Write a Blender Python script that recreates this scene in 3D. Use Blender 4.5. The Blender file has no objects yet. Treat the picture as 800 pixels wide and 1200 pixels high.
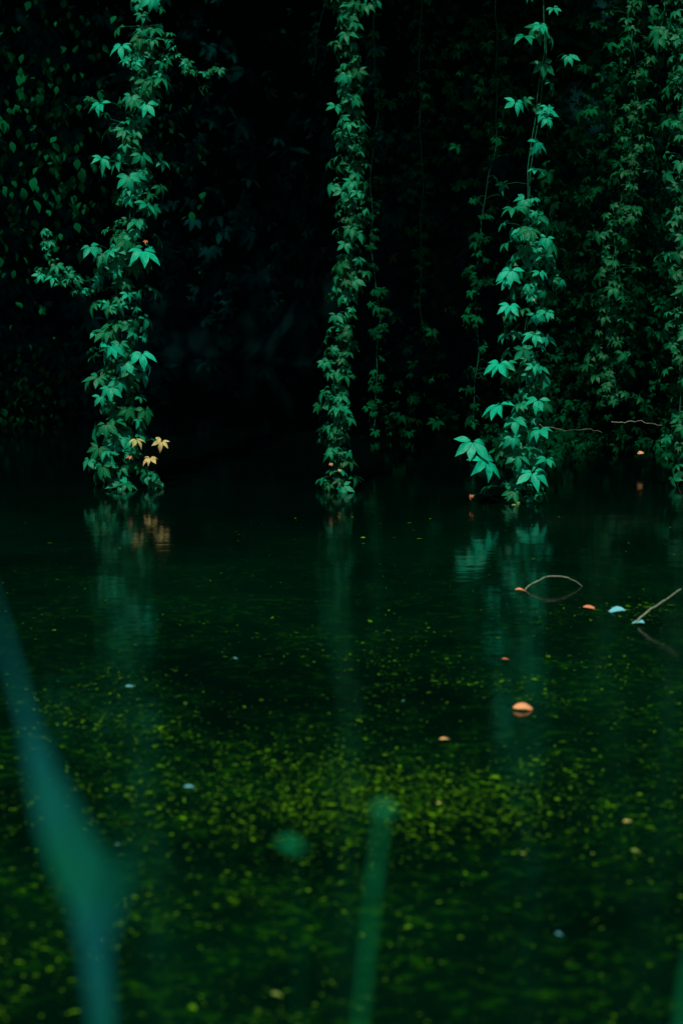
import bpy, math, numpy as np
from mathutils import Vector
rng=np.random.default_rng(11)
D=bpy.data; S=bpy.context.scene
def link(o,parent=None):
    S.collection.objects.link(o)
    if parent: o.parent=parent
    return o
# ------------------------------------------------ camera
CH=1.6; PITCH=math.radians(9.65); F=2500.0
cam=D.cameras.new("camera"); co=link(D.objects.new("camera",cam))
co.location=(0,0,CH); co.rotation_euler=(math.radians(90)-PITCH,0,0)
cam.sensor_fit='VERTICAL'; cam.sensor_height=36; cam.sensor_width=24; cam.lens=75
cam.clip_end=500; cam.clip_start=0.05
cam.dof.use_dof=True; cam.dof.focus_distance=9.9; cam.dof.aperture_fstop=2.8
S.camera=co
sT,cT=math.sin(PITCH),math.cos(PITCH)
def W(px,py,Y):      # point on the vertical plane y=Y
    u=(px-400)/F; v=(600-py)/F
    dy=cT+sT*v; dz=-sT+cT*v; t=Y/dy
    return np.array([u*t,Y,CH+dz*t])
def G(px,py,z=0.0):  # point on the water
    u=(px-400)/F; v=(600-py)/F
    dy=cT+sT*v; dz=-sT+cT*v; t=(z-CH)/dz
    return np.array([u*t,dy*t,z])
# ------------------------------------------------ materials
def newmat(name):
    m=D.materials.new(name); m.use_nodes=True
    nt=m.node_tree; nt.nodes.clear()
    out=nt.nodes.new('ShaderNodeOutputMaterial')
    return m,nt,out
def N(nt,t,**k):
    n=nt.nodes.new(t)
    for a,b in k.items(): setattr(n,a,b)
    return n
def mixc(nt,f,a,b):
    m=N(nt,'ShaderNodeMix',data_type='RGBA')
    for s,v in ((m.inputs[0],f),(m.inputs[6],a),(m.inputs[7],b)):
        if isinstance(v,(int,float)): s.default_value=v
        elif isinstance(v,tuple): s.default_value=(*v,1)
        else: nt.links.new(v,s)
    return m.outputs[2]
def mth(nt,op,a,b=0.0,c=None,clamp=False):
    m=N(nt,'ShaderNodeMath',operation=op); m.use_clamp=clamp
    for i,v in enumerate((a,b,c)):
        if v is None: continue
        if isinstance(v,(int,float)): m.inputs[i].default_value=v
        else: nt.links.new(v,m.inputs[i])
    return m.outputs[0]
def mrange(nt,v,a,b,c=0,d=1):
    m=N(nt,'ShaderNodeMapRange'); nt.links.new(v,m.inputs[0])
    for i,x in zip((1,2,3,4),(a,b,c,d)): m.inputs[i].default_value=x
    return m.outputs[0]
def noise(nt,scale,detail=3,rough=0.5,vec=None):
    n=N(nt,'ShaderNodeTexNoise'); n.inputs['Scale'].default_value=scale
    n.inputs['Detail'].default_value=detail; n.inputs['Roughness'].default_value=rough
    if vec is not None: nt.links.new(vec,n.inputs['Vector'])
    return n.outputs['Fac']
def leafmat(name,dark,light,transl=0.2,rough=0.45,spec=0.13,simple=False):
    m,nt,out=newmat(name)
    at=N(nt,'ShaderNodeAttribute'); at.attribute_name='leaf'
    sep=N(nt,'ShaderNodeSeparateColor'); nt.links.new(at.outputs['Color'],sep.inputs[0])
    s,t,r=sep.outputs[0],sep.outputs[1],sep.outputs[2]; aut=at.outputs['Alpha']
    col=mixc(nt,r,dark,light)
    ramp=N(nt,'ShaderNodeValToRGB'); cr=ramp.color_ramp
    cr.elements[0].position=0.1; cr.elements[0].color=(0.12,0.24,0.03,1)
    cr.elements[1].position=1.0; cr.elements[1].color=(0.70,0.12,0.04,1)
    e=cr.elements.new(0.45); e.color=(0.75,0.62,0.20,1)
    e=cr.elements.new(0.75); e.color=(0.75,0.28,0.12,1)
    nt.links.new(aut,ramp.inputs[0])
    col=mixc(nt,mth(nt,'GREATER_THAN',aut,0.05),col,ramp.outputs[0])
    if simple and spec<=.05:
        df=N(nt,'ShaderNodeBsdfDiffuse'); nt.links.new(col,df.inputs[0]); nt.links.new(df.outputs[0],out.inputs[0]); return m
    b=N(nt,'ShaderNodeBsdfPrincipled')
    b.inputs['Roughness'].default_value=rough; b.inputs['Specular IOR Level'].default_value=spec
    if not simple:
        geo=N(nt,'ShaderNodeNewGeometry')
        mot=noise(nt,45,2,0.6,geo.outputs['Position'])
        col=mixc(nt,mrange(nt,mot,0.4,0.7,0,0.45),col,tuple(x*0.5 for x in dark))
        mid=mrange(nt,t,0.0,0.14,1,0)
        w=mth(nt,'FRACT',mth(nt,'MULTIPLY',mth(nt,'SUBTRACT',s,mth(nt,'MULTIPLY',t,0.16)),7.0))
        vein=mrange(nt,mth(nt,'ABSOLUTE',mth(nt,'SUBTRACT',w,0.5)),0.0,0.14,0.6,0)
        v=mth(nt,'MULTIPLY',mth(nt,'MAXIMUM',mid,vein),0.4,clamp=True)
        col=mixc(nt,v,col,tuple(min(1,x*1.5+0.003) for x in light))
        bump=N(nt,'ShaderNodeBump'); bump.inputs['Strength'].default_value=0.4; bump.inputs['Distance'].default_value=0.002
        nt.links.new(mth(nt,'SUBTRACT',1.0,v),bump.inputs['Height']); nt.links.new(bump.outputs[0],b.inputs['Normal'])
    nt.links.new(col,b.inputs['Base Color'])
    if transl>0:
        tr=N(nt,'ShaderNodeBsdfTranslucent'); nt.links.new(col,tr.inputs[0])
        mx=N(nt,'ShaderNodeMixShader'); mx.inputs[0].default_value=transl
        nt.links.new(b.outputs[0],mx.inputs[1]); nt.links.new(tr.outputs[0],mx.inputs[2]); nt.links.new(mx.outputs[0],out.inputs[0])
    else: nt.links.new(b.outputs[0],out.inputs[0])
    return m
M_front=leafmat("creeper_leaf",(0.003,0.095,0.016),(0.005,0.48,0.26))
M_mid  =leafmat("creeper_leaf_shaded",(0.002,0.070,0.013),(0.004,0.26,0.11))  # darker copy of the front leaf, dimmer light put into its colour
M_back =leafmat("background_leaf_shaded",(0.0004,0.012,0.005),(0.001,0.085,0.025),transl=0,spec=.04,simple=True)  # dim light at the back painted in as a darker leaf colour
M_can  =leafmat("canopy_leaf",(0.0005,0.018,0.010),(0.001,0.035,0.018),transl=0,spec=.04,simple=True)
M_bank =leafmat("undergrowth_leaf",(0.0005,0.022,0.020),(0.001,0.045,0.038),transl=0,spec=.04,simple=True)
M_float=leafmat("fallen_leaf",(0.05,0.10,0.02),(0.14,0.50,0.52),transl=0,simple=True)
def plain(name,c1,c2,scale,rough=0.8,bump=0.3,spec=0.3):
    m,nt,out=newmat(name); g=N(nt,'ShaderNodeNewGeometry')
    n=noise(nt,scale,4,0.6,g.outputs['Position'])
    b=N(nt,'ShaderNodeBsdfPrincipled'); nt.links.new(mixc(nt,mrange(nt,n,0.35,0.65),c1,c2),b.inputs['Base Color'])
    b.inputs['Roughness'].default_value=rough; b.inputs['Specular IOR Level'].default_value=spec
    bp=N(nt,'ShaderNodeBump'); bp.inputs['Strength'].default_value=bump; bp.inputs['Distance'].default_value=0.02
    nt.links.new(n,bp.inputs['Height']); nt.links.new(bp.outputs[0],b.inputs['Normal']); nt.links.new(b.outputs[0],out.inputs[0])
    return m
M_stem=plain("vine_stem",(0.004,0.07,0.03),(0.010,0.13,0.06),60,spec=.08)
M_bark=plain("bark",(0.004,0.012,0.011),(0.008,0.02,0.017),14,bump=0.8,spec=.05)
M_twig=plain("pale_twig",(0.30,0.34,0.22),(0.12,0.18,0.09),80)
M_soil=plain("dark_soil",(0.0008,0.022,0.020),(0.001,0.030,0.027),3,bump=0.6,spec=0.03)
M_reed=plain("reed_green",(0.002,0.125,0.060),(0.004,0.115,0.115),9,rough=0.5,spec=.1)
M_reed2=plain("stalk_green",(0.002,0.14,0.035),(0.004,0.19,0.07),20,rough=0.5,spec=.08)
# water
m,nt,out=newmat("pond_water"); M_water=m
g=N(nt,'ShaderNodeNewGeometry'); P=g.outputs['Position']
big=noise(nt,0.9,2,0.55,P); fine=noise(nt,22,3,0.65,P); mid_=noise(nt,5,2,0.6,P)
fl=mth(nt,'MULTIPLY',mrange(nt,fine,0.50,0.64),mrange(nt,mid_,0.40,0.60))
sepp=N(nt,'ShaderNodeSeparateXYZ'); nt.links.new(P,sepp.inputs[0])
near=mrange(nt,sepp.outputs[1],8.8,5.4,0.0,1.0)
dens=mth(nt,'MULTIPLY',mth(nt,'MULTIPLY',fl,mrange(nt,big,0.36,0.60,0.3,1.0)),near,clamp=True)
col=mixc(nt,mrange(nt,mth(nt,'ADD',big,mth(nt,'MULTIPLY',mid_,.25)),0.42,0.8),(0.0001,0.0042,0.0021),(0.0001,0.0115,0.0040))
col=mixc(nt,mrange(nt,sepp.outputs[1],8.0,10.4),col,(0.0001,0.0018,0.0014))  # shade under the far canopy, painted as darker water
col=mixc(nt,dens,col,(0.0075,0.055,0.001))
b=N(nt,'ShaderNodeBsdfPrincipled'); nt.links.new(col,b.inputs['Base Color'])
b.inputs['Roughness'].default_value=0.09; b.inputs['IOR'].default_value=1.32
mp=N(nt,'ShaderNodeMapping'); mp.inputs['Scale'].default_value=(1,2.0,1); nt.links.new(P,mp.inputs[0])
rip=noise(nt,5,3,0.6,mp.outputs[0]); bp=N(nt,'ShaderNodeBump'); bp.inputs['Strength'].default_value=0.2; bp.inputs['Distance'].default_value=0.007
nt.links.new(rip,bp.inputs['Height']); nt.links.new(bp.outputs[0],b.inputs['Normal']); nt.links.new(b.outputs[0],out.inputs[0])
# ------------------------------------------------ mesh helpers
class Buf:
    def __init__(s): s.v=[];s.f=[];s.a=[];s.n=0
    def add(s,v,f,a):
        s.v.append(v); s.f.append(f+s.n); s.a.append(a); s.n+=len(v)
    def obj(s,name,mat,parent=None,smooth=True):
        v=np.concatenate(s.v).astype(np.float32); f=np.concatenate(s.f).astype(np.int32); a=np.concatenate(s.a).astype(np.float32)
        me=D.meshes.new(name); me.vertices.add(len(v)); me.vertices.foreach_set('co',v.ravel())
        me.loops.add(f.size); me.loops.foreach_set('vertex_index',f.ravel())
        me.polygons.add(len(f)); me.polygons.foreach_set('loop_start',np.arange(len(f),dtype=np.int32)*4)
        me.update(calc_edges=True); me.polygons.foreach_set('use_smooth',np.full(len(f),smooth))
        ca=me.attributes.new('leaf','FLOAT_COLOR','POINT'); ca.data.foreach_set('color',a.ravel())
        me.materials.append(mat); me.validate(); o=D.objects.new(name,me); return link(o,parent)
def tube(buf,pts,rad,sides=5):
    pts=np.asarray(pts,float); n=len(pts); rad=np.broadcast_to(np.asarray(rad,float),(n,))
    T=np.gradient(pts,axis=0); T/=np.linalg.norm(T,axis=1)[:,None]+1e-9
    ref=np.array([0.37,0.83,0.41]); A=np.cross(T,ref); A/=np.linalg.norm(A,axis=1)[:,None]+1e-9; B=np.cross(T,A)
    th=np.arange(sides)*2*math.pi/sides
    v=pts[:,None,:]+rad[:,None,None]*(A[:,None,:]*np.cos(th)[None,:,None]+B[:,None,:]*np.sin(th)[None,:,None])
    i=np.arange(n-1)[:,None]*sides; j=np.arange(sides)[None,:]; j2=(j+1)%sides
    f=np.stack([i+j,i+j2,i+sides+j2,i+sides+j],-1).reshape(-1,4)
    buf.add(v.reshape(-1,3),f,np.tile([0.5,0.5,0.5,0],(n*sides,1)))
def leaflet(L,Wd,fold,droop,twist,ns=6,ser=0.08,r=None):
    s=np.linspace(0,1,ns+1); w=Wd*np.sin(np.pi*s**0.85)*(1-0.30*np.clip(s-0.6,0,1)/0.4); w[0]=0.02*L; w[-1]=0
    w=np.maximum(w,0.0)
    t=np.array([-1,0,1.0])
    sg,tg=np.meshgrid(s,t,indexing='ij'); wg=w[:,None]*np.abs(tg)
    j=1+ser*(r.standard_normal(wg.shape) if r is not None else 0)
    x=sg*L; y=np.sign(tg)*wg*j; z=fold*np.abs(y)-droop*L*sg**2 + twist*y*sg
    x=x-droop*0.35*L*sg**2
    v=np.stack([x,y,z],-1).reshape(-1,3); a=np.stack([sg,np.abs(tg)],-1).reshape(-1,2)
    i=np.arange(ns)[:,None]*3; k=np.arange(2)[None,:]
    f=np.stack([i+k,i+3+k,i+4+k,i+1+k],-1).reshape(-1,4)
    return v,f,a
def palmate(ns,r,nl=5):
    V=[];Fc=[];A=[];n=0
    angs=[0,48,-48,100,-100]
    Ls=[1,.95,.95,.70,.70]
    for an,l in zip(angs,Ls):
        l*=r.uniform(.82,1.12); an=math.radians(an+r.uniform(-12,12))
        v,f,a=leaflet(l,0.205*l*r.uniform(.82,1.15),r.uniform(.1,.45),r.uniform(.05,.7),r.uniform(-.6,.6),ns,0.05,r)
        v[:,0]+=0.08
        c,s=math.cos(an),math.sin(an); v=np.stack([v[:,0]*c-v[:,1]*s,v[:,0]*s+v[:,1]*c,v[:,2]],-1)
        V.append(v);Fc.append(f+n);A.append(a);n+=len(v)
    return np.concatenate(V),np.concatenate(Fc),np.concatenate(A)
def single(ns,r):
    v,f,a=leaflet(1,0.30,r.uniform(.1,.35),r.uniform(.1,.4),r.uniform(-.3,.3),ns,0.03,r); v[:,0]+=0.05
    return v,f,a
PR=[palmate(8,rng) for _ in range(16)]
PL=[palmate(3,rng) for _ in range(6)]
PS=[single(5,rng) for _ in range(6)]
def leaves(buf,protos,pos,fwd,nrm,sc,rnd,aut):
    pos=np.asarray(pos);n=len(pos)
    if n==0: return
    fwd=fwd/np.linalg.norm(fwd,axis=1)[:,None]; side=np.cross(nrm,fwd); side/=np.linalg.norm(side,axis=1)[:,None]+1e-9
    nrm=np.cross(fwd,side); R=np.stack([fwd,side,nrm],-1)
    idx=rng.integers(0,len(protos),n)
    for k,(pv,pf,pa) in enumerate(protos):
        s=np.where(idx==k)[0]
        if len(s)==0: continue
        v=np.einsum('nij,vj->nvi',R[s],pv)*sc[s][:,None,None]+pos[s][:,None,:]
        nv=len(pv); f=(pf[None]+(np.arange(len(s))*nv)[:,None,None]).reshape(-1,4)
        a=np.concatenate([np.broadcast_to(pa[None],(len(s),nv,2)),np.broadcast_to(rnd[s][:,None,None],(len(s),nv,1)),np.broadcast_to(aut[s][:,None,None],(len(s),nv,1))],-1)
        buf.add(v.reshape(-1,3),f,a.reshape(-1,4))
def orient(n,phi,alo=25,ahi=70,jit=0.2):
    o=np.stack([np.cos(phi),np.sin(phi),np.zeros(n)],-1); a=np.radians(rng.uniform(alo,ahi,n))[:,None]; z=np.array([0,0,1.0])
    fwd=o*np.cos(a)-z*np.sin(a)+rng.normal(0,jit,(n,3)); nr=o*np.sin(a)+z*np.cos(a)+rng.normal(0,jit,(n,3))
    return o,fwd,nr
def resample(pts,n):
    pts=np.asarray(pts,float); d=np.r_[0,np.cumsum(np.linalg.norm(np.diff(pts,axis=0),axis=1))]; t=np.linspace(0,d[-1],n)
    return np.stack([np.interp(t,d,pts[:,i]) for i in range(3)],-1)
def wobble(p,amp):
    n=len(p); k=np.linspace(0,1,n); 
    for f in (3,7,13):
        p=p+ (np.sin(k[:,None]*f*2*math.pi+rng.uniform(0,6.28,3))*amp/f*1.6)*np.array([1,1,0.1])
    return p
def vine(name,path,Y,size=0.055,spread=0.09,spacing=0.022,strands=1,heroes=(),mat=None,protos=None,rndr=(0,0.7),autp=0.0,amp=0.02,sprigs=(),dens=None,top=3.7,pw=1.0):
    """hanging creeper: stems, petioles, leaves"""
    root=link(D.objects.new(name,None)); root.empty_display_size=0.2
    lb=Buf(); sb=Buf(); protos=protos or PR; mat=mat or M_front
    base=[W(x,y,Y) for x,y in path]
    if top: base=[np.array([base[0][0]+rng.normal(0,.05),Y+0.3,top])]+base
    def strand(pts,spc,rad,size,spread,dens=None):
        L=np.linalg.norm(np.diff(pts,axis=0),axis=1).sum(); n=max(4,int(L/0.03)); p=wobble(resample(pts,n),amp)
        tube(sb,p,np.linspace(rad,rad*0.6,n),5)
        m=int(L/spc); k=np.sort(rng.uniform(0,n-1.001,m)); 
        if dens is not None:
            zz=np.interp(k,np.arange(n),p[:,2]); keep=rng.random(m)<np.interp(zz,dens[0],dens[1]); k=k[keep]; m=len(k)
        i=k.astype(int); fr=(k-i)[:,None]; q=p[i]*(1-fr)+p[i+1]*fr
        phi=rng.normal(-math.pi/2,1.25,m); o,fw,nr=orient(m,phi)
        sc=size*np.clip(np.exp(rng.normal(0,0.32,m)),.5,1.45); pl=spread*rng.uniform(.2,1.0,m)[:,None]*(sc/size)[:,None]**.5
        pos=q+o*pl+np.array([0,0,1])*rng.uniform(-.01,.035,(m,1))
        pos[:,2]=np.maximum(pos[:,2],0.03)
        au=np.where(rng.random(m)<autp,rng.uniform(.1,1,m),0.0)
        rn=rndr[0]+(rndr[1]-rndr[0])*rng.random(m)**pw
        leaves(lb,protos,pos,fw,nr,sc,rn,au)
        for a_,b_ in zip(q,pos): tube(sb,[a_,(a_+b_)/2+np.array([0,0,.008]),b_],0.0011,3)
    for s in range(strands):
        off=rng.normal(0,0.014,3)*(s>0); strand(np.array(base)+off,spacing,0.0035,size,spread,dens)
    for sp in sprigs:
        pts,sz,spc=sp; strand(np.array([W(x,y,Y-0.05) for x,y in pts]),spc,0.0018,sz,sz*0.6)
    for h in heroes:
        x,y,sz,rn=h[:4]; au=h[4] if len(h)>4 else 0.0  # higher rn puts the look of a lit leaf into its colour
        sz*=1.15
        pos=W(x,y,Y-0.11-rng.uniform(0,.05))[None]; phi=np.array([-math.pi/2+rng.normal(0,.45)])
        pos=pos+np.array([[0,0,sz*0.45]])
        o,fw,nr=orient(1,phi,32,54,0.14); leaves(lb,PR,pos,fw,nr,np.array([sz]),np.array([rn]),np.array([au]))
        q=W(x,y,Y)+np.array([rng.normal(0,.01),0,sz*0.3]); bx=np.array(base); q[0]=q[0]*0.5+0.5*np.interp(-q[2],-bx[:,2],bx[:,0])
        tube(sb,[q,(q+pos[0])/2+[0,0,.012],pos[0]],0.0014,3)
    lb.obj("leaves",mat,root); sb.obj("stems",M_stem,root); return root
# ------------------------------------------------ the three front vines
vine("virginia_creeper_vine",[(172,-20),(172,60),(168,130),(155,210),(150,300),(146,380),(138,450),(138,520),(146,572)],10.15,
  size=0.055,spread=0.125,spacing=0.016,strands=3,rndr=(0,0.75),pw=2.0,autp=0.0,amp=.022,
  dens=([0,.5,1.0,1.4,2.3,4],[1,1,.9,.65,.5,.4]),
  heroes=[(143,62,.066,.9),(118,130,.064,.85),(172,130,.064,.9),(120,192,.055,.8),(152,238,.05,.6),(106,297,.066,.65),(168,306,.095,1),(130,300,.055,.6),(130,414,.072,1),(167,424,.082,1),
   (113,395,.045,.6),(118,470,.045,.6),(150,350,.045,.7),(105,545,.05,.3),(180,560,.05,.3),(160,521,.05,.5,.42),(190,523,.05,.5,.5),(176,542,.046,.5,.55),(152,537,.018,.5,.8),(171,284,.016,.5,.9)],
  sprigs=[([(150,300),(105,330),(75,322),(58,300),(52,268)],.038,.013),([(120,335),(95,345),(70,325),(45,322)],.036,.013),
   ([(180,60),(205,70),(232,84),(262,90)],.036,.017),([(190,40),(215,70),(240,112)],.03,.03),([(150,150),(120,130),(100,120)],.045,.025),([(150,540),(180,562),(190,575)],.04,.02)])
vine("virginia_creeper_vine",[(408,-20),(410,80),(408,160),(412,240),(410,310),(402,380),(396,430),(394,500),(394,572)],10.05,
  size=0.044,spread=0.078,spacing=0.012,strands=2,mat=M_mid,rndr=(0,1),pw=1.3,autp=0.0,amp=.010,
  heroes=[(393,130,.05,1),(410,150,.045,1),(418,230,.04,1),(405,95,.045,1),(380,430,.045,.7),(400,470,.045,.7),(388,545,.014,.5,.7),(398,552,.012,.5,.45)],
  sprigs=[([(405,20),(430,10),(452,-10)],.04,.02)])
vine("virginia_creeper_vine",[(636,-20),(638,60),(628,140),(616,200),(618,260),(622,330),(615,400),(618,470),(605,540),(600,585)],9.72,
  size=0.057,spread=0.125,spacing=0.0165,strands=2,rndr=(0.0,0.85),pw=1.5,autp=0.0,amp=0.011,
  dens=([0,.3,1.0,1.2,1.35,2.3,4],[1,1,1,.75,.15,.15,.5]),
  heroes=[(633,36,.055,.8),(665,72,.05,.6),(604,128,.066,.9),(628,176,.072,.95),(640,145,.045,.6),(610,275,.05,.8),(640,285,.05,.6),(598,327,.078,1),(632,325,.05,.6),(597,366,.066,1),(625,400,.06,.8),
   (585,436,.082,1),(585,486,.095,1),(625,435,.05,.6),(630,478,.07,.7),(632,512,.07,.7),(553,530,.10,.9),(568,552,.098,1),(624,566,.10,.9),(600,520,.06,.6),(640,545,.06,.5),
   (552,583,.02,.5,.95),(625,352,.012,.5,.6),(640,372,.05,.55),(605,596,.04,.2,.15)],
  sprigs=[([(625,300),(650,310),(652,345)],.04,.03)])
# ------------------------------------------------ hanging strands further back (right)
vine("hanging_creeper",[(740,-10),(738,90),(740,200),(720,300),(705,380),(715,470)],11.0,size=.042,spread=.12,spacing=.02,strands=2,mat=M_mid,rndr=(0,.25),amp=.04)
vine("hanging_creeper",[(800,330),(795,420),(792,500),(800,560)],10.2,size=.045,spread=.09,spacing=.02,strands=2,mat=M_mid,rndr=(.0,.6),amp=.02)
vine("hanging_creeper",[(490,-10),(494,100),(492,230),(496,400)],11.6,size=.032,spread=.07,spacing=.022,mat=M_back,rndr=(.1,1),amp=.02)
vine("hanging_creeper",[(585,-10),(582,120),(570,210),(560,330),(552,500)],11.3,size=.036,spread=.08,spacing=.022,mat=M_back,rndr=(.1,1),amp=.03)
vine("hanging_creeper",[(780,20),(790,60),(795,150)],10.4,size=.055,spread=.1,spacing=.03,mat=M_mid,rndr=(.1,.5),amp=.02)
vine("hanging_creeper",[(440,-10),(436,200),(440,330),(440,500)],11.2,size=.035,spread=.06,spacing=.024,mat=M_back,rndr=(.1,.9),amp=.03)
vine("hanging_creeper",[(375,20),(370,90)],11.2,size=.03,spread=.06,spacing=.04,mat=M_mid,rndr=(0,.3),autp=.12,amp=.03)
cb=Buf()
def curtain(buf,x0,x1,y0,y1,Ylo,Yhi,n,size,protos,clus=0.22,rr=(0,1),ncl=60,autp=0.0,xp=1.0,pw=1.0):
    cx=x0+(x1-x0)*rng.random(ncl)**xp; cy=rng.uniform(y0,y1,ncl); cY=rng.uniform(Ylo,Yhi,ncl); k=rng.integers(0,ncl,n)
    pos=np.array([W(cx[i],cy[i],cY[i]) for i in k])+rng.normal(0,1,(n,3))*np.array([clus,.18,clus*1.8]); pos[:,2]=np.maximum(pos[:,2],.04)
    o,fw,nr=orient(n,rng.normal(-math.pi/2,1.3,n)); cl=(rr[0]+(rr[1]-rr[0])*rng.random(ncl)**pw)[k]
    leaves(buf,protos,pos,fw,nr,size*np.clip(np.exp(rng.normal(0,.3,n)),.5,1.6),np.clip(cl+rng.normal(0,.15,n),0,1),np.where(rng.random(n)<autp,rng.uniform(.1,.9,n),0))
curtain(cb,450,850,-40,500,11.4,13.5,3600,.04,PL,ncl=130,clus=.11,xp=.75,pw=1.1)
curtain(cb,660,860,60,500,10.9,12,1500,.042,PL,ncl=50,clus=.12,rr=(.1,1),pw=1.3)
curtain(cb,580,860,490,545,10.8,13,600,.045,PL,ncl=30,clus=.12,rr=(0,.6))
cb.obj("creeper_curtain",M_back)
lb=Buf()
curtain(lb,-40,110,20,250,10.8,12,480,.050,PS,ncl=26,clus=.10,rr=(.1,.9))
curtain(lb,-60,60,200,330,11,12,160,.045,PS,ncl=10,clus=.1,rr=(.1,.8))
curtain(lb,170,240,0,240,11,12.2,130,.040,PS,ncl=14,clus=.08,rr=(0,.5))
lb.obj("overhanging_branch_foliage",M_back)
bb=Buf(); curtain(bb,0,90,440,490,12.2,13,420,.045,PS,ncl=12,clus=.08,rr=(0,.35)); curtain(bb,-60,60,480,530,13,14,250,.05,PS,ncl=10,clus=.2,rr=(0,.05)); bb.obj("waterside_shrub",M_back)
# dark undergrowth clothing the far bank, trailing into the water
ub=Buf(); n=5200; ncl=150
cx=rng.uniform(-4.5,4.5,ncl); cz=4.6*rng.random(ncl)**1.3; cy=13.2+.45*cz+rng.uniform(0,1.3,ncl); k=rng.integers(0,ncl,n)
pos=np.stack([cx[k],cy[k],cz[k]],-1)+rng.normal(0,1,(n,3))*[.3,.3,.3]; pos[:,2]=np.abs(pos[:,2])+.02
o,fw,nr=orient(n,rng.normal(-math.pi/2,1,n)); leaves(ub,PL,pos,fw,nr,.09*np.exp(rng.normal(0,.3,n)),np.clip((rng.random(ncl)**1.5)[k]+rng.normal(0,.1,n),0,1),np.zeros(n))
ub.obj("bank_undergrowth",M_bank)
# ------------------------------------------------ overhanging trees (trunks, limbs, crown)
def tree(x,y,lean,seed):
    root=link(D.objects.new("overhanging_tree",None)); tb=Buf(); r=np.random.default_rng(seed)
    k=np.linspace(0,1,14)[:,None]; p=np.array([x,y,-.2])+k*np.array([lean,-1.2,5.6])+np.c_[np.sin(k*5)*.12,np.cos(k*4)*.1,k*0]
    tube(tb,p,np.linspace(.26,.10,14)*(1+.5*np.exp(-np.linspace(0,14,14))),10)
    for i in range(9):
        b=p[r.integers(6,14)]; e=np.array([x+r.uniform(-3,3),r.uniform(9.9,12.5),r.uniform(3.5,4.6)]); q=resample([b,(b+e)/2+[0,0,.5],e],12)+r.normal(0,.03,(12,3)); tube(tb,q,np.linspace(.07,.015,12),6)
        for j in range(4):
            a=q[r.integers(4,12)]; tube(tb,resample([a,a+r.normal(0,.5,3)*[1,1,.3]],5)+r.normal(0,.02,(5,3)),np.linspace(.014,.004,5),4)
    tb.obj("trunk_and_limbs",M_bark,root)
    c=Buf(); n=4600; ncl=150
    cx=r.uniform(x-4.3,x+4.3,ncl); cy=r.uniform(10.4,20,ncl); cz=3.35+.17*(cy-10)+r.uniform(0,1.3,ncl); k=r.integers(0,ncl,n)
    pos=np.stack([cx[k],cy[k],cz[k]],-1)+r.normal(0,1,(n,3))*[.45,.45,.28]; pos[:,2]=np.maximum(pos[:,2],3.0); pos[:,1]=np.maximum(pos[:,1],10.1+r.uniform(0,.4,n))
    o,fw,nr=orient(n,r.uniform(0,6.28,n),0,50,.35); leaves(c,PL,pos,fw,nr,.24*np.exp(r.normal(0,.25,n)),r.uniform(0,1,n),np.zeros(n))
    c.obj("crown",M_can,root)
tree(-3.2,15.0,.5,1); tree(3.4,14.6,-.4,2); tree(0.6,17.2,.2,3)
# ------------------------------------------------ ground
def sm(a,b,x): t=np.clip((x-a)/(b-a),0,1); return t*t*(3-2*t)
nx,ny=221,261; xs=np.linspace(-60,60,nx); ys=np.linspace(-40,90,ny); X,Yg=np.meshgrid(xs,ys,indexing='ij')
wob=.5*np.sin(X*.9)+.3*np.sin(X*2.1+1)
H=-.7+.85*(1-sm(.6,2.4,Yg))+sm(15.3,19.5,Yg+wob)*8.5+sm(6.5,11,np.abs(X))*sm(8,12,Yg)*7*(1-sm(15,19,Yg))+sm(9,14,np.abs(X))*1.0*(1-sm(8,12,Yg))  # side slopes out of view, raised to block skylight from the sides
H+=.08*np.sin(X*3.1)*np.cos(Yg*2.7)*sm(15,17,Yg)
gb=Buf(); i=np.arange(nx-1)[:,None]*ny; j=np.arange(ny-1)[None,:]
gb.add(np.stack([X,Yg,H],-1).reshape(-1,3),np.stack([i+j,i+ny+j,i+ny+j+1,i+j+1],-1).reshape(-1,4),np.zeros((nx*ny,4)))
gb.obj("ground",M_soil)
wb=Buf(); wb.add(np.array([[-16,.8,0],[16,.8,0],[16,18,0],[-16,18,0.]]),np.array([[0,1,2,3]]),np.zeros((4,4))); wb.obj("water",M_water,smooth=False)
# ------------------------------------------------ floating weed flecks
fb=Buf(); n=9500
nc=190; cx=rng.uniform(-1.3,1.3,nc); cy=3.4+4.0*rng.beta(1.2,1.7,nc); k=(nc*rng.random(n)**1.5).astype(int)
pos=np.c_[cx[k]+rng.normal(0,.11,n),cy[k]+rng.normal(0,.11,n),rng.uniform(.002,.006,n)]
n2=3000; p2=np.c_[rng.normal(.10,.28,n2),rng.normal(5.12,.20,n2),rng.uniform(.002,.006,n2)]
n3=450; t3=rng.uniform(0,1,n3); p3=np.c_[-.9+t3*1.0+rng.normal(0,.06,n3),6.0-.7*t3+rng.normal(0,.06,n3),rng.uniform(.002,.006,n3)]
n4=900; p4=np.c_[rng.uniform(-1.4,1.5,n4),rng.uniform(5,9.3,n4),rng.uniform(.002,.006,n4)]
pos=np.concatenate([pos,p2,p3,p4]); ph=rng.uniform(0,6.28,len(pos))
br=np.r_[rng.random(n)**2.8*.9,rng.random(n2)**1.2,rng.random(n3)**2*.85,rng.random(n4)**4.5]; n=len(pos)
fw=np.c_[np.cos(ph),np.sin(ph),rng.normal(0,.06,n)]; nr=np.c_[rng.normal(0,.12,(n,2)),np.ones(n)]
PT=[leaflet(1,rng.uniform(.10,.28),.1,.03,0,3,.15,rng) for _ in range(8)]
leaves(fb,PT,pos,fw,nr,.0094*np.exp(rng.normal(0,.45,n)),br,np.zeros(n))
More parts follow.
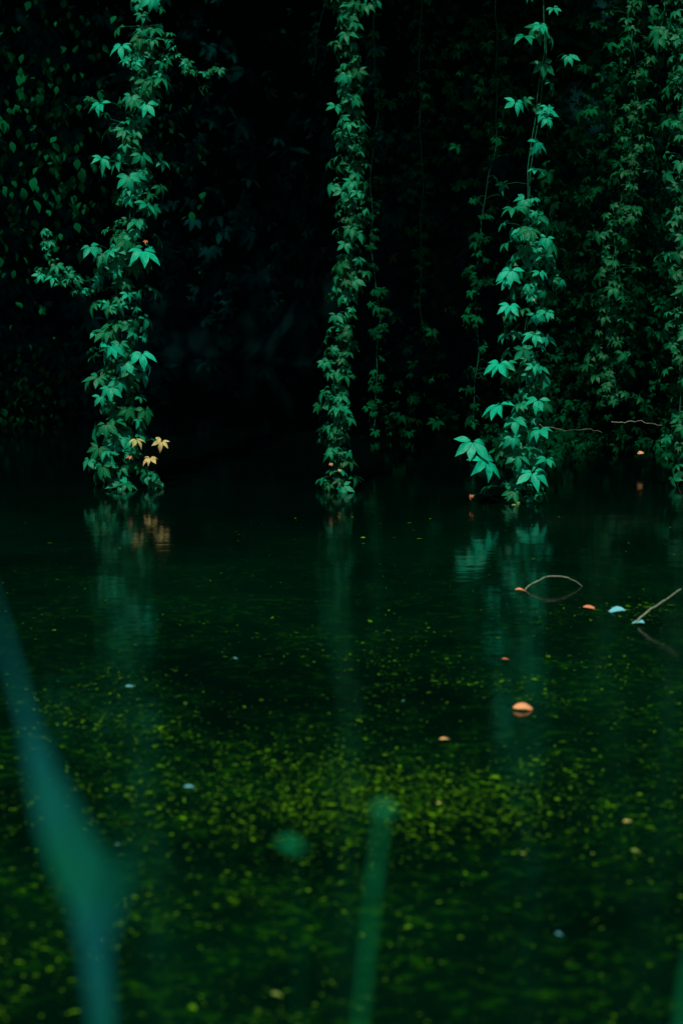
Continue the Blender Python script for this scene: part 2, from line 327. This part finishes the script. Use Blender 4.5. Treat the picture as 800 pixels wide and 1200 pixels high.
M_weed=leafmat("water_weed",(0.0014,0.030,0.004),(0.085,0.25,0.004),transl=0.0,rough=.6,spec=.05,simple=True)
fb.obj("floating_weed",M_weed)
# ------------------------------------------------ fallen leaves on the water
fl=Buf()
for px,py,L,rn,au,ang in [(610,691,.050,.5,.75,0),(695,711,.085,.5,.75,.1),(721,715,.075,1,0,3.0),(746,729,.060,1,0,2.6),(592,772,.026,.5,.85,0),(521,866,.034,.5,.6,.3),(222,922,.032,.8,0,0),
   (153,804,.035,.8,0,.4),(276,771,.018,.6,0,0),(473,821,.018,.6,0,1),(655,1094,.018,.8,0,0),(325,1164,.028,.5,.13,0),(735,962,.028,.5,.3,.5),(745,996,.028,.5,.15,0),(515,941,.016,.5,.45,0),
   (695,1000,.018,.5,.14,1),(140,988,.03,.4,0,1),(612,1000,.018,.5,.14,2)]:
    p=G(px,py,.007); c,s=math.cos(ang),math.sin(ang)
    p=p-np.array([c,s,0])*L/2
    leaves(fl,PS,p[None],np.array([[c,s,.05]]),np.array([[0.05,-.12,1.]]),np.array([L]),np.array([rn]),np.array([au]))
# curled leaf floating like a small boat: an arched, cupped blade
s_=np.linspace(0,1,9); t_=np.linspace(-1,1,5); sg,tg=np.meshgrid(s_,t_,indexing='ij'); wd=.36*np.sin(np.pi*s_**.9)[:,None]+.001
cv=np.stack([sg-.5,tg*wd+.08*np.sin(sg*5),.26*np.sin(np.pi*sg)*(1-.8*tg**2)+.02+.03*np.sin(sg*9+tg*3)],-1).reshape(-1,3)
i=np.arange(8)[:,None]*5; k=np.arange(4)[None]; cf=np.stack([i+k,i+5+k,i+6+k,i+1+k],-1).reshape(-1,4)
CUP=[(cv,cf,np.stack([sg,np.abs(tg)],-1).reshape(-1,2))]
leaves(fl,CUP,np.array([G(612,830,.004)]),np.array([[1,.15,-.08]]),np.array([[-.1,-.15,1.]]),np.array([.058]),np.array([.5]),np.array([.70]))
leaves(fl,CUP,np.array([W(750,531,10.7)]),np.array([[1,.1,.2]]),np.array([[-.2,-.55,1.]]),np.array([.035]),np.array([.5]),np.array([.7]))
fl.obj("fallen_leaves",M_float)
# ------------------------------------------------ twigs
def twig(name,pts,r0,r1,mat=M_twig,n=16,jit=.001):
    b=Buf(); p=resample(pts,n)+rng.normal(0,jit,(n,3)); tube(b,p,np.linspace(r0,r1,n),6); return b.obj(name,mat)
a=G(615,691); c=G(681,687); k=np.linspace(0,1,14)[:,None]
arc=a*(1-k)+c*k+np.c_[np.zeros(14),np.zeros(14),.045*np.sin(np.pi*k[:,0])**.75]
twig("arched_twig",arc,.0026,.0018)
a=G(738,731); twig("floating_stick",[a-[.01,0,.02],a+[.06,.0,.045],a+[.175,.02,.118]],.0036,.0022)
twig("bare_twig",[W(632,498,10.5),W(665,505,10.5),W(690,502,10.5),W(705,508,10.5)],.0018,.0008,jit=.003)
twig("bare_twig",[W(715,495,10.6),W(745,494,10.6),W(775,498,10.6)],.0020,.0009,jit=.003)
twig("bare_twig",[W(788,578,10.2),W(797,560,10.2),W(806,545,10.2)],.0022,.0012)
# ------------------------------------------------ blurred foreground plants
def ribbon(buf,st,Y,fold=.35,sub=6):
    P_=np.array([W(x,y,Y+dy) for x,y,w,dy in st]); w=np.array([s[2] for s in st])*Y/F/2
    k=np.linspace(0,len(st)-1,(len(st)-1)*sub+1); P_=np.stack([np.interp(k,np.arange(len(st)),P_[:,i]) for i in range(3)],-1); w=np.interp(k,np.arange(len(st)),w)
    T=np.gradient(P_,axis=0); T/=np.linalg.norm(T,axis=1)[:,None]; sd=np.cross(T,[0,1,0]); sd/=np.linalg.norm(sd,axis=1)[:,None]
    v=np.stack([P_-sd*w[:,None]+[0,-1,0]*(fold*w)[:,None],P_,P_+sd*w[:,None]+[0,-1,0]*(fold*w)[:,None]],1)
    n=len(P_); i=np.arange(n-1)[:,None]*3; j=np.arange(2)[None]
    buf.add(v.reshape(-1,3),np.stack([i+j,i+j+1,i+j+4,i+j+3],-1).reshape(-1,4),np.tile([.5,.5,.5,0],(n*3,1)))
rb=Buf()
ribbon(rb,[(-30,640,2,.0),(-5,715,5,0),(12,770,8,0),(35,850,13,0),(55,915,38,0),(76,970,58,0),(98,1015,68,0),(108,1060,48,0),(113,1120,30,0),(122,1220,24,0),(135,1400,20,0),(140,1900,16,0),(140,3200,14,0)],1.5)
ribbon(rb,[(152,985,6,-.03),(142,1015,30,-.02),(129,1060,30,-.01),(118,1120,14,0),(122,1200,8,0)],1.5)
rb.obj("reed_plant",M_reed)
sb=Buf(); pts=[W(449,952,1.8),W(442,1000,1.8),W(434,1080,1.8),W(422,1200,1.8),W(410,1400,1.8),W(400,2600,1.8)]
tube(sb,resample(pts,24),np.r_[np.full(6,.0034),np.linspace(.0038,.0058,18)],7)
bud=resample([W(451,940,1.8),W(448,960,1.8)],7); tube(sb,bud,[.001,.005,.008,.010,.008,.005,.003],8)
sb.obj("plant_stalk",M_reed2)
sb=Buf(); p0=W(343,990,1.9); tube(sb,resample([p0,W(350,1100,1.9),W(352,2500,1.9)],16),.00035,5)
leaves(sb,PS,np.array([p0+[-.015,0,.002]]),np.array([[1,.1,.0]]),np.array([[0,-.4,1.]]),np.array([.031]),np.array([.6]),np.zeros(1))
sb.obj("seedling",M_reed2)
sb=Buf(); ribbon(sb,[(815,1100,3,0),(806,1150,10,0),(800,1220,14,0),(798,1400,14,0),(800,2600,10,0)],1.5); sb.obj("reed_plant",M_reed2)
# ------------------------------------------------ light
w=D.worlds.new("World"); S.world=w; w.use_nodes=True; nt=w.node_tree; bg=nt.nodes['Background']
sky=nt.nodes.new('ShaderNodeTexSky'); sky.sky_type='NISHITA'; sky.sun_disc=False
EL=math.radians(60); AZ=math.radians(195)  # clockwise from +Y
sky.sun_elevation=EL; sky.sun_rotation=AZ
nt.links.new(sky.outputs[0],bg.inputs[0]); bg.inputs[1].default_value=0.05
sun=D.lights.new("sun",'SUN'); sun.energy=3.7; sun.angle=math.radians(2); sun.color=(1,.97,.9)
so=link(D.objects.new("sun",sun)); sd=Vector((math.sin(AZ)*math.cos(EL),math.cos(AZ)*math.cos(EL),math.sin(EL)))
so.rotation_euler=sd.to_track_quat('Z','Y').to_euler(); so.location=sd*30
S.view_settings.view_transform='Standard'; S.view_settings.look='None'; S.view_settings.exposure=0
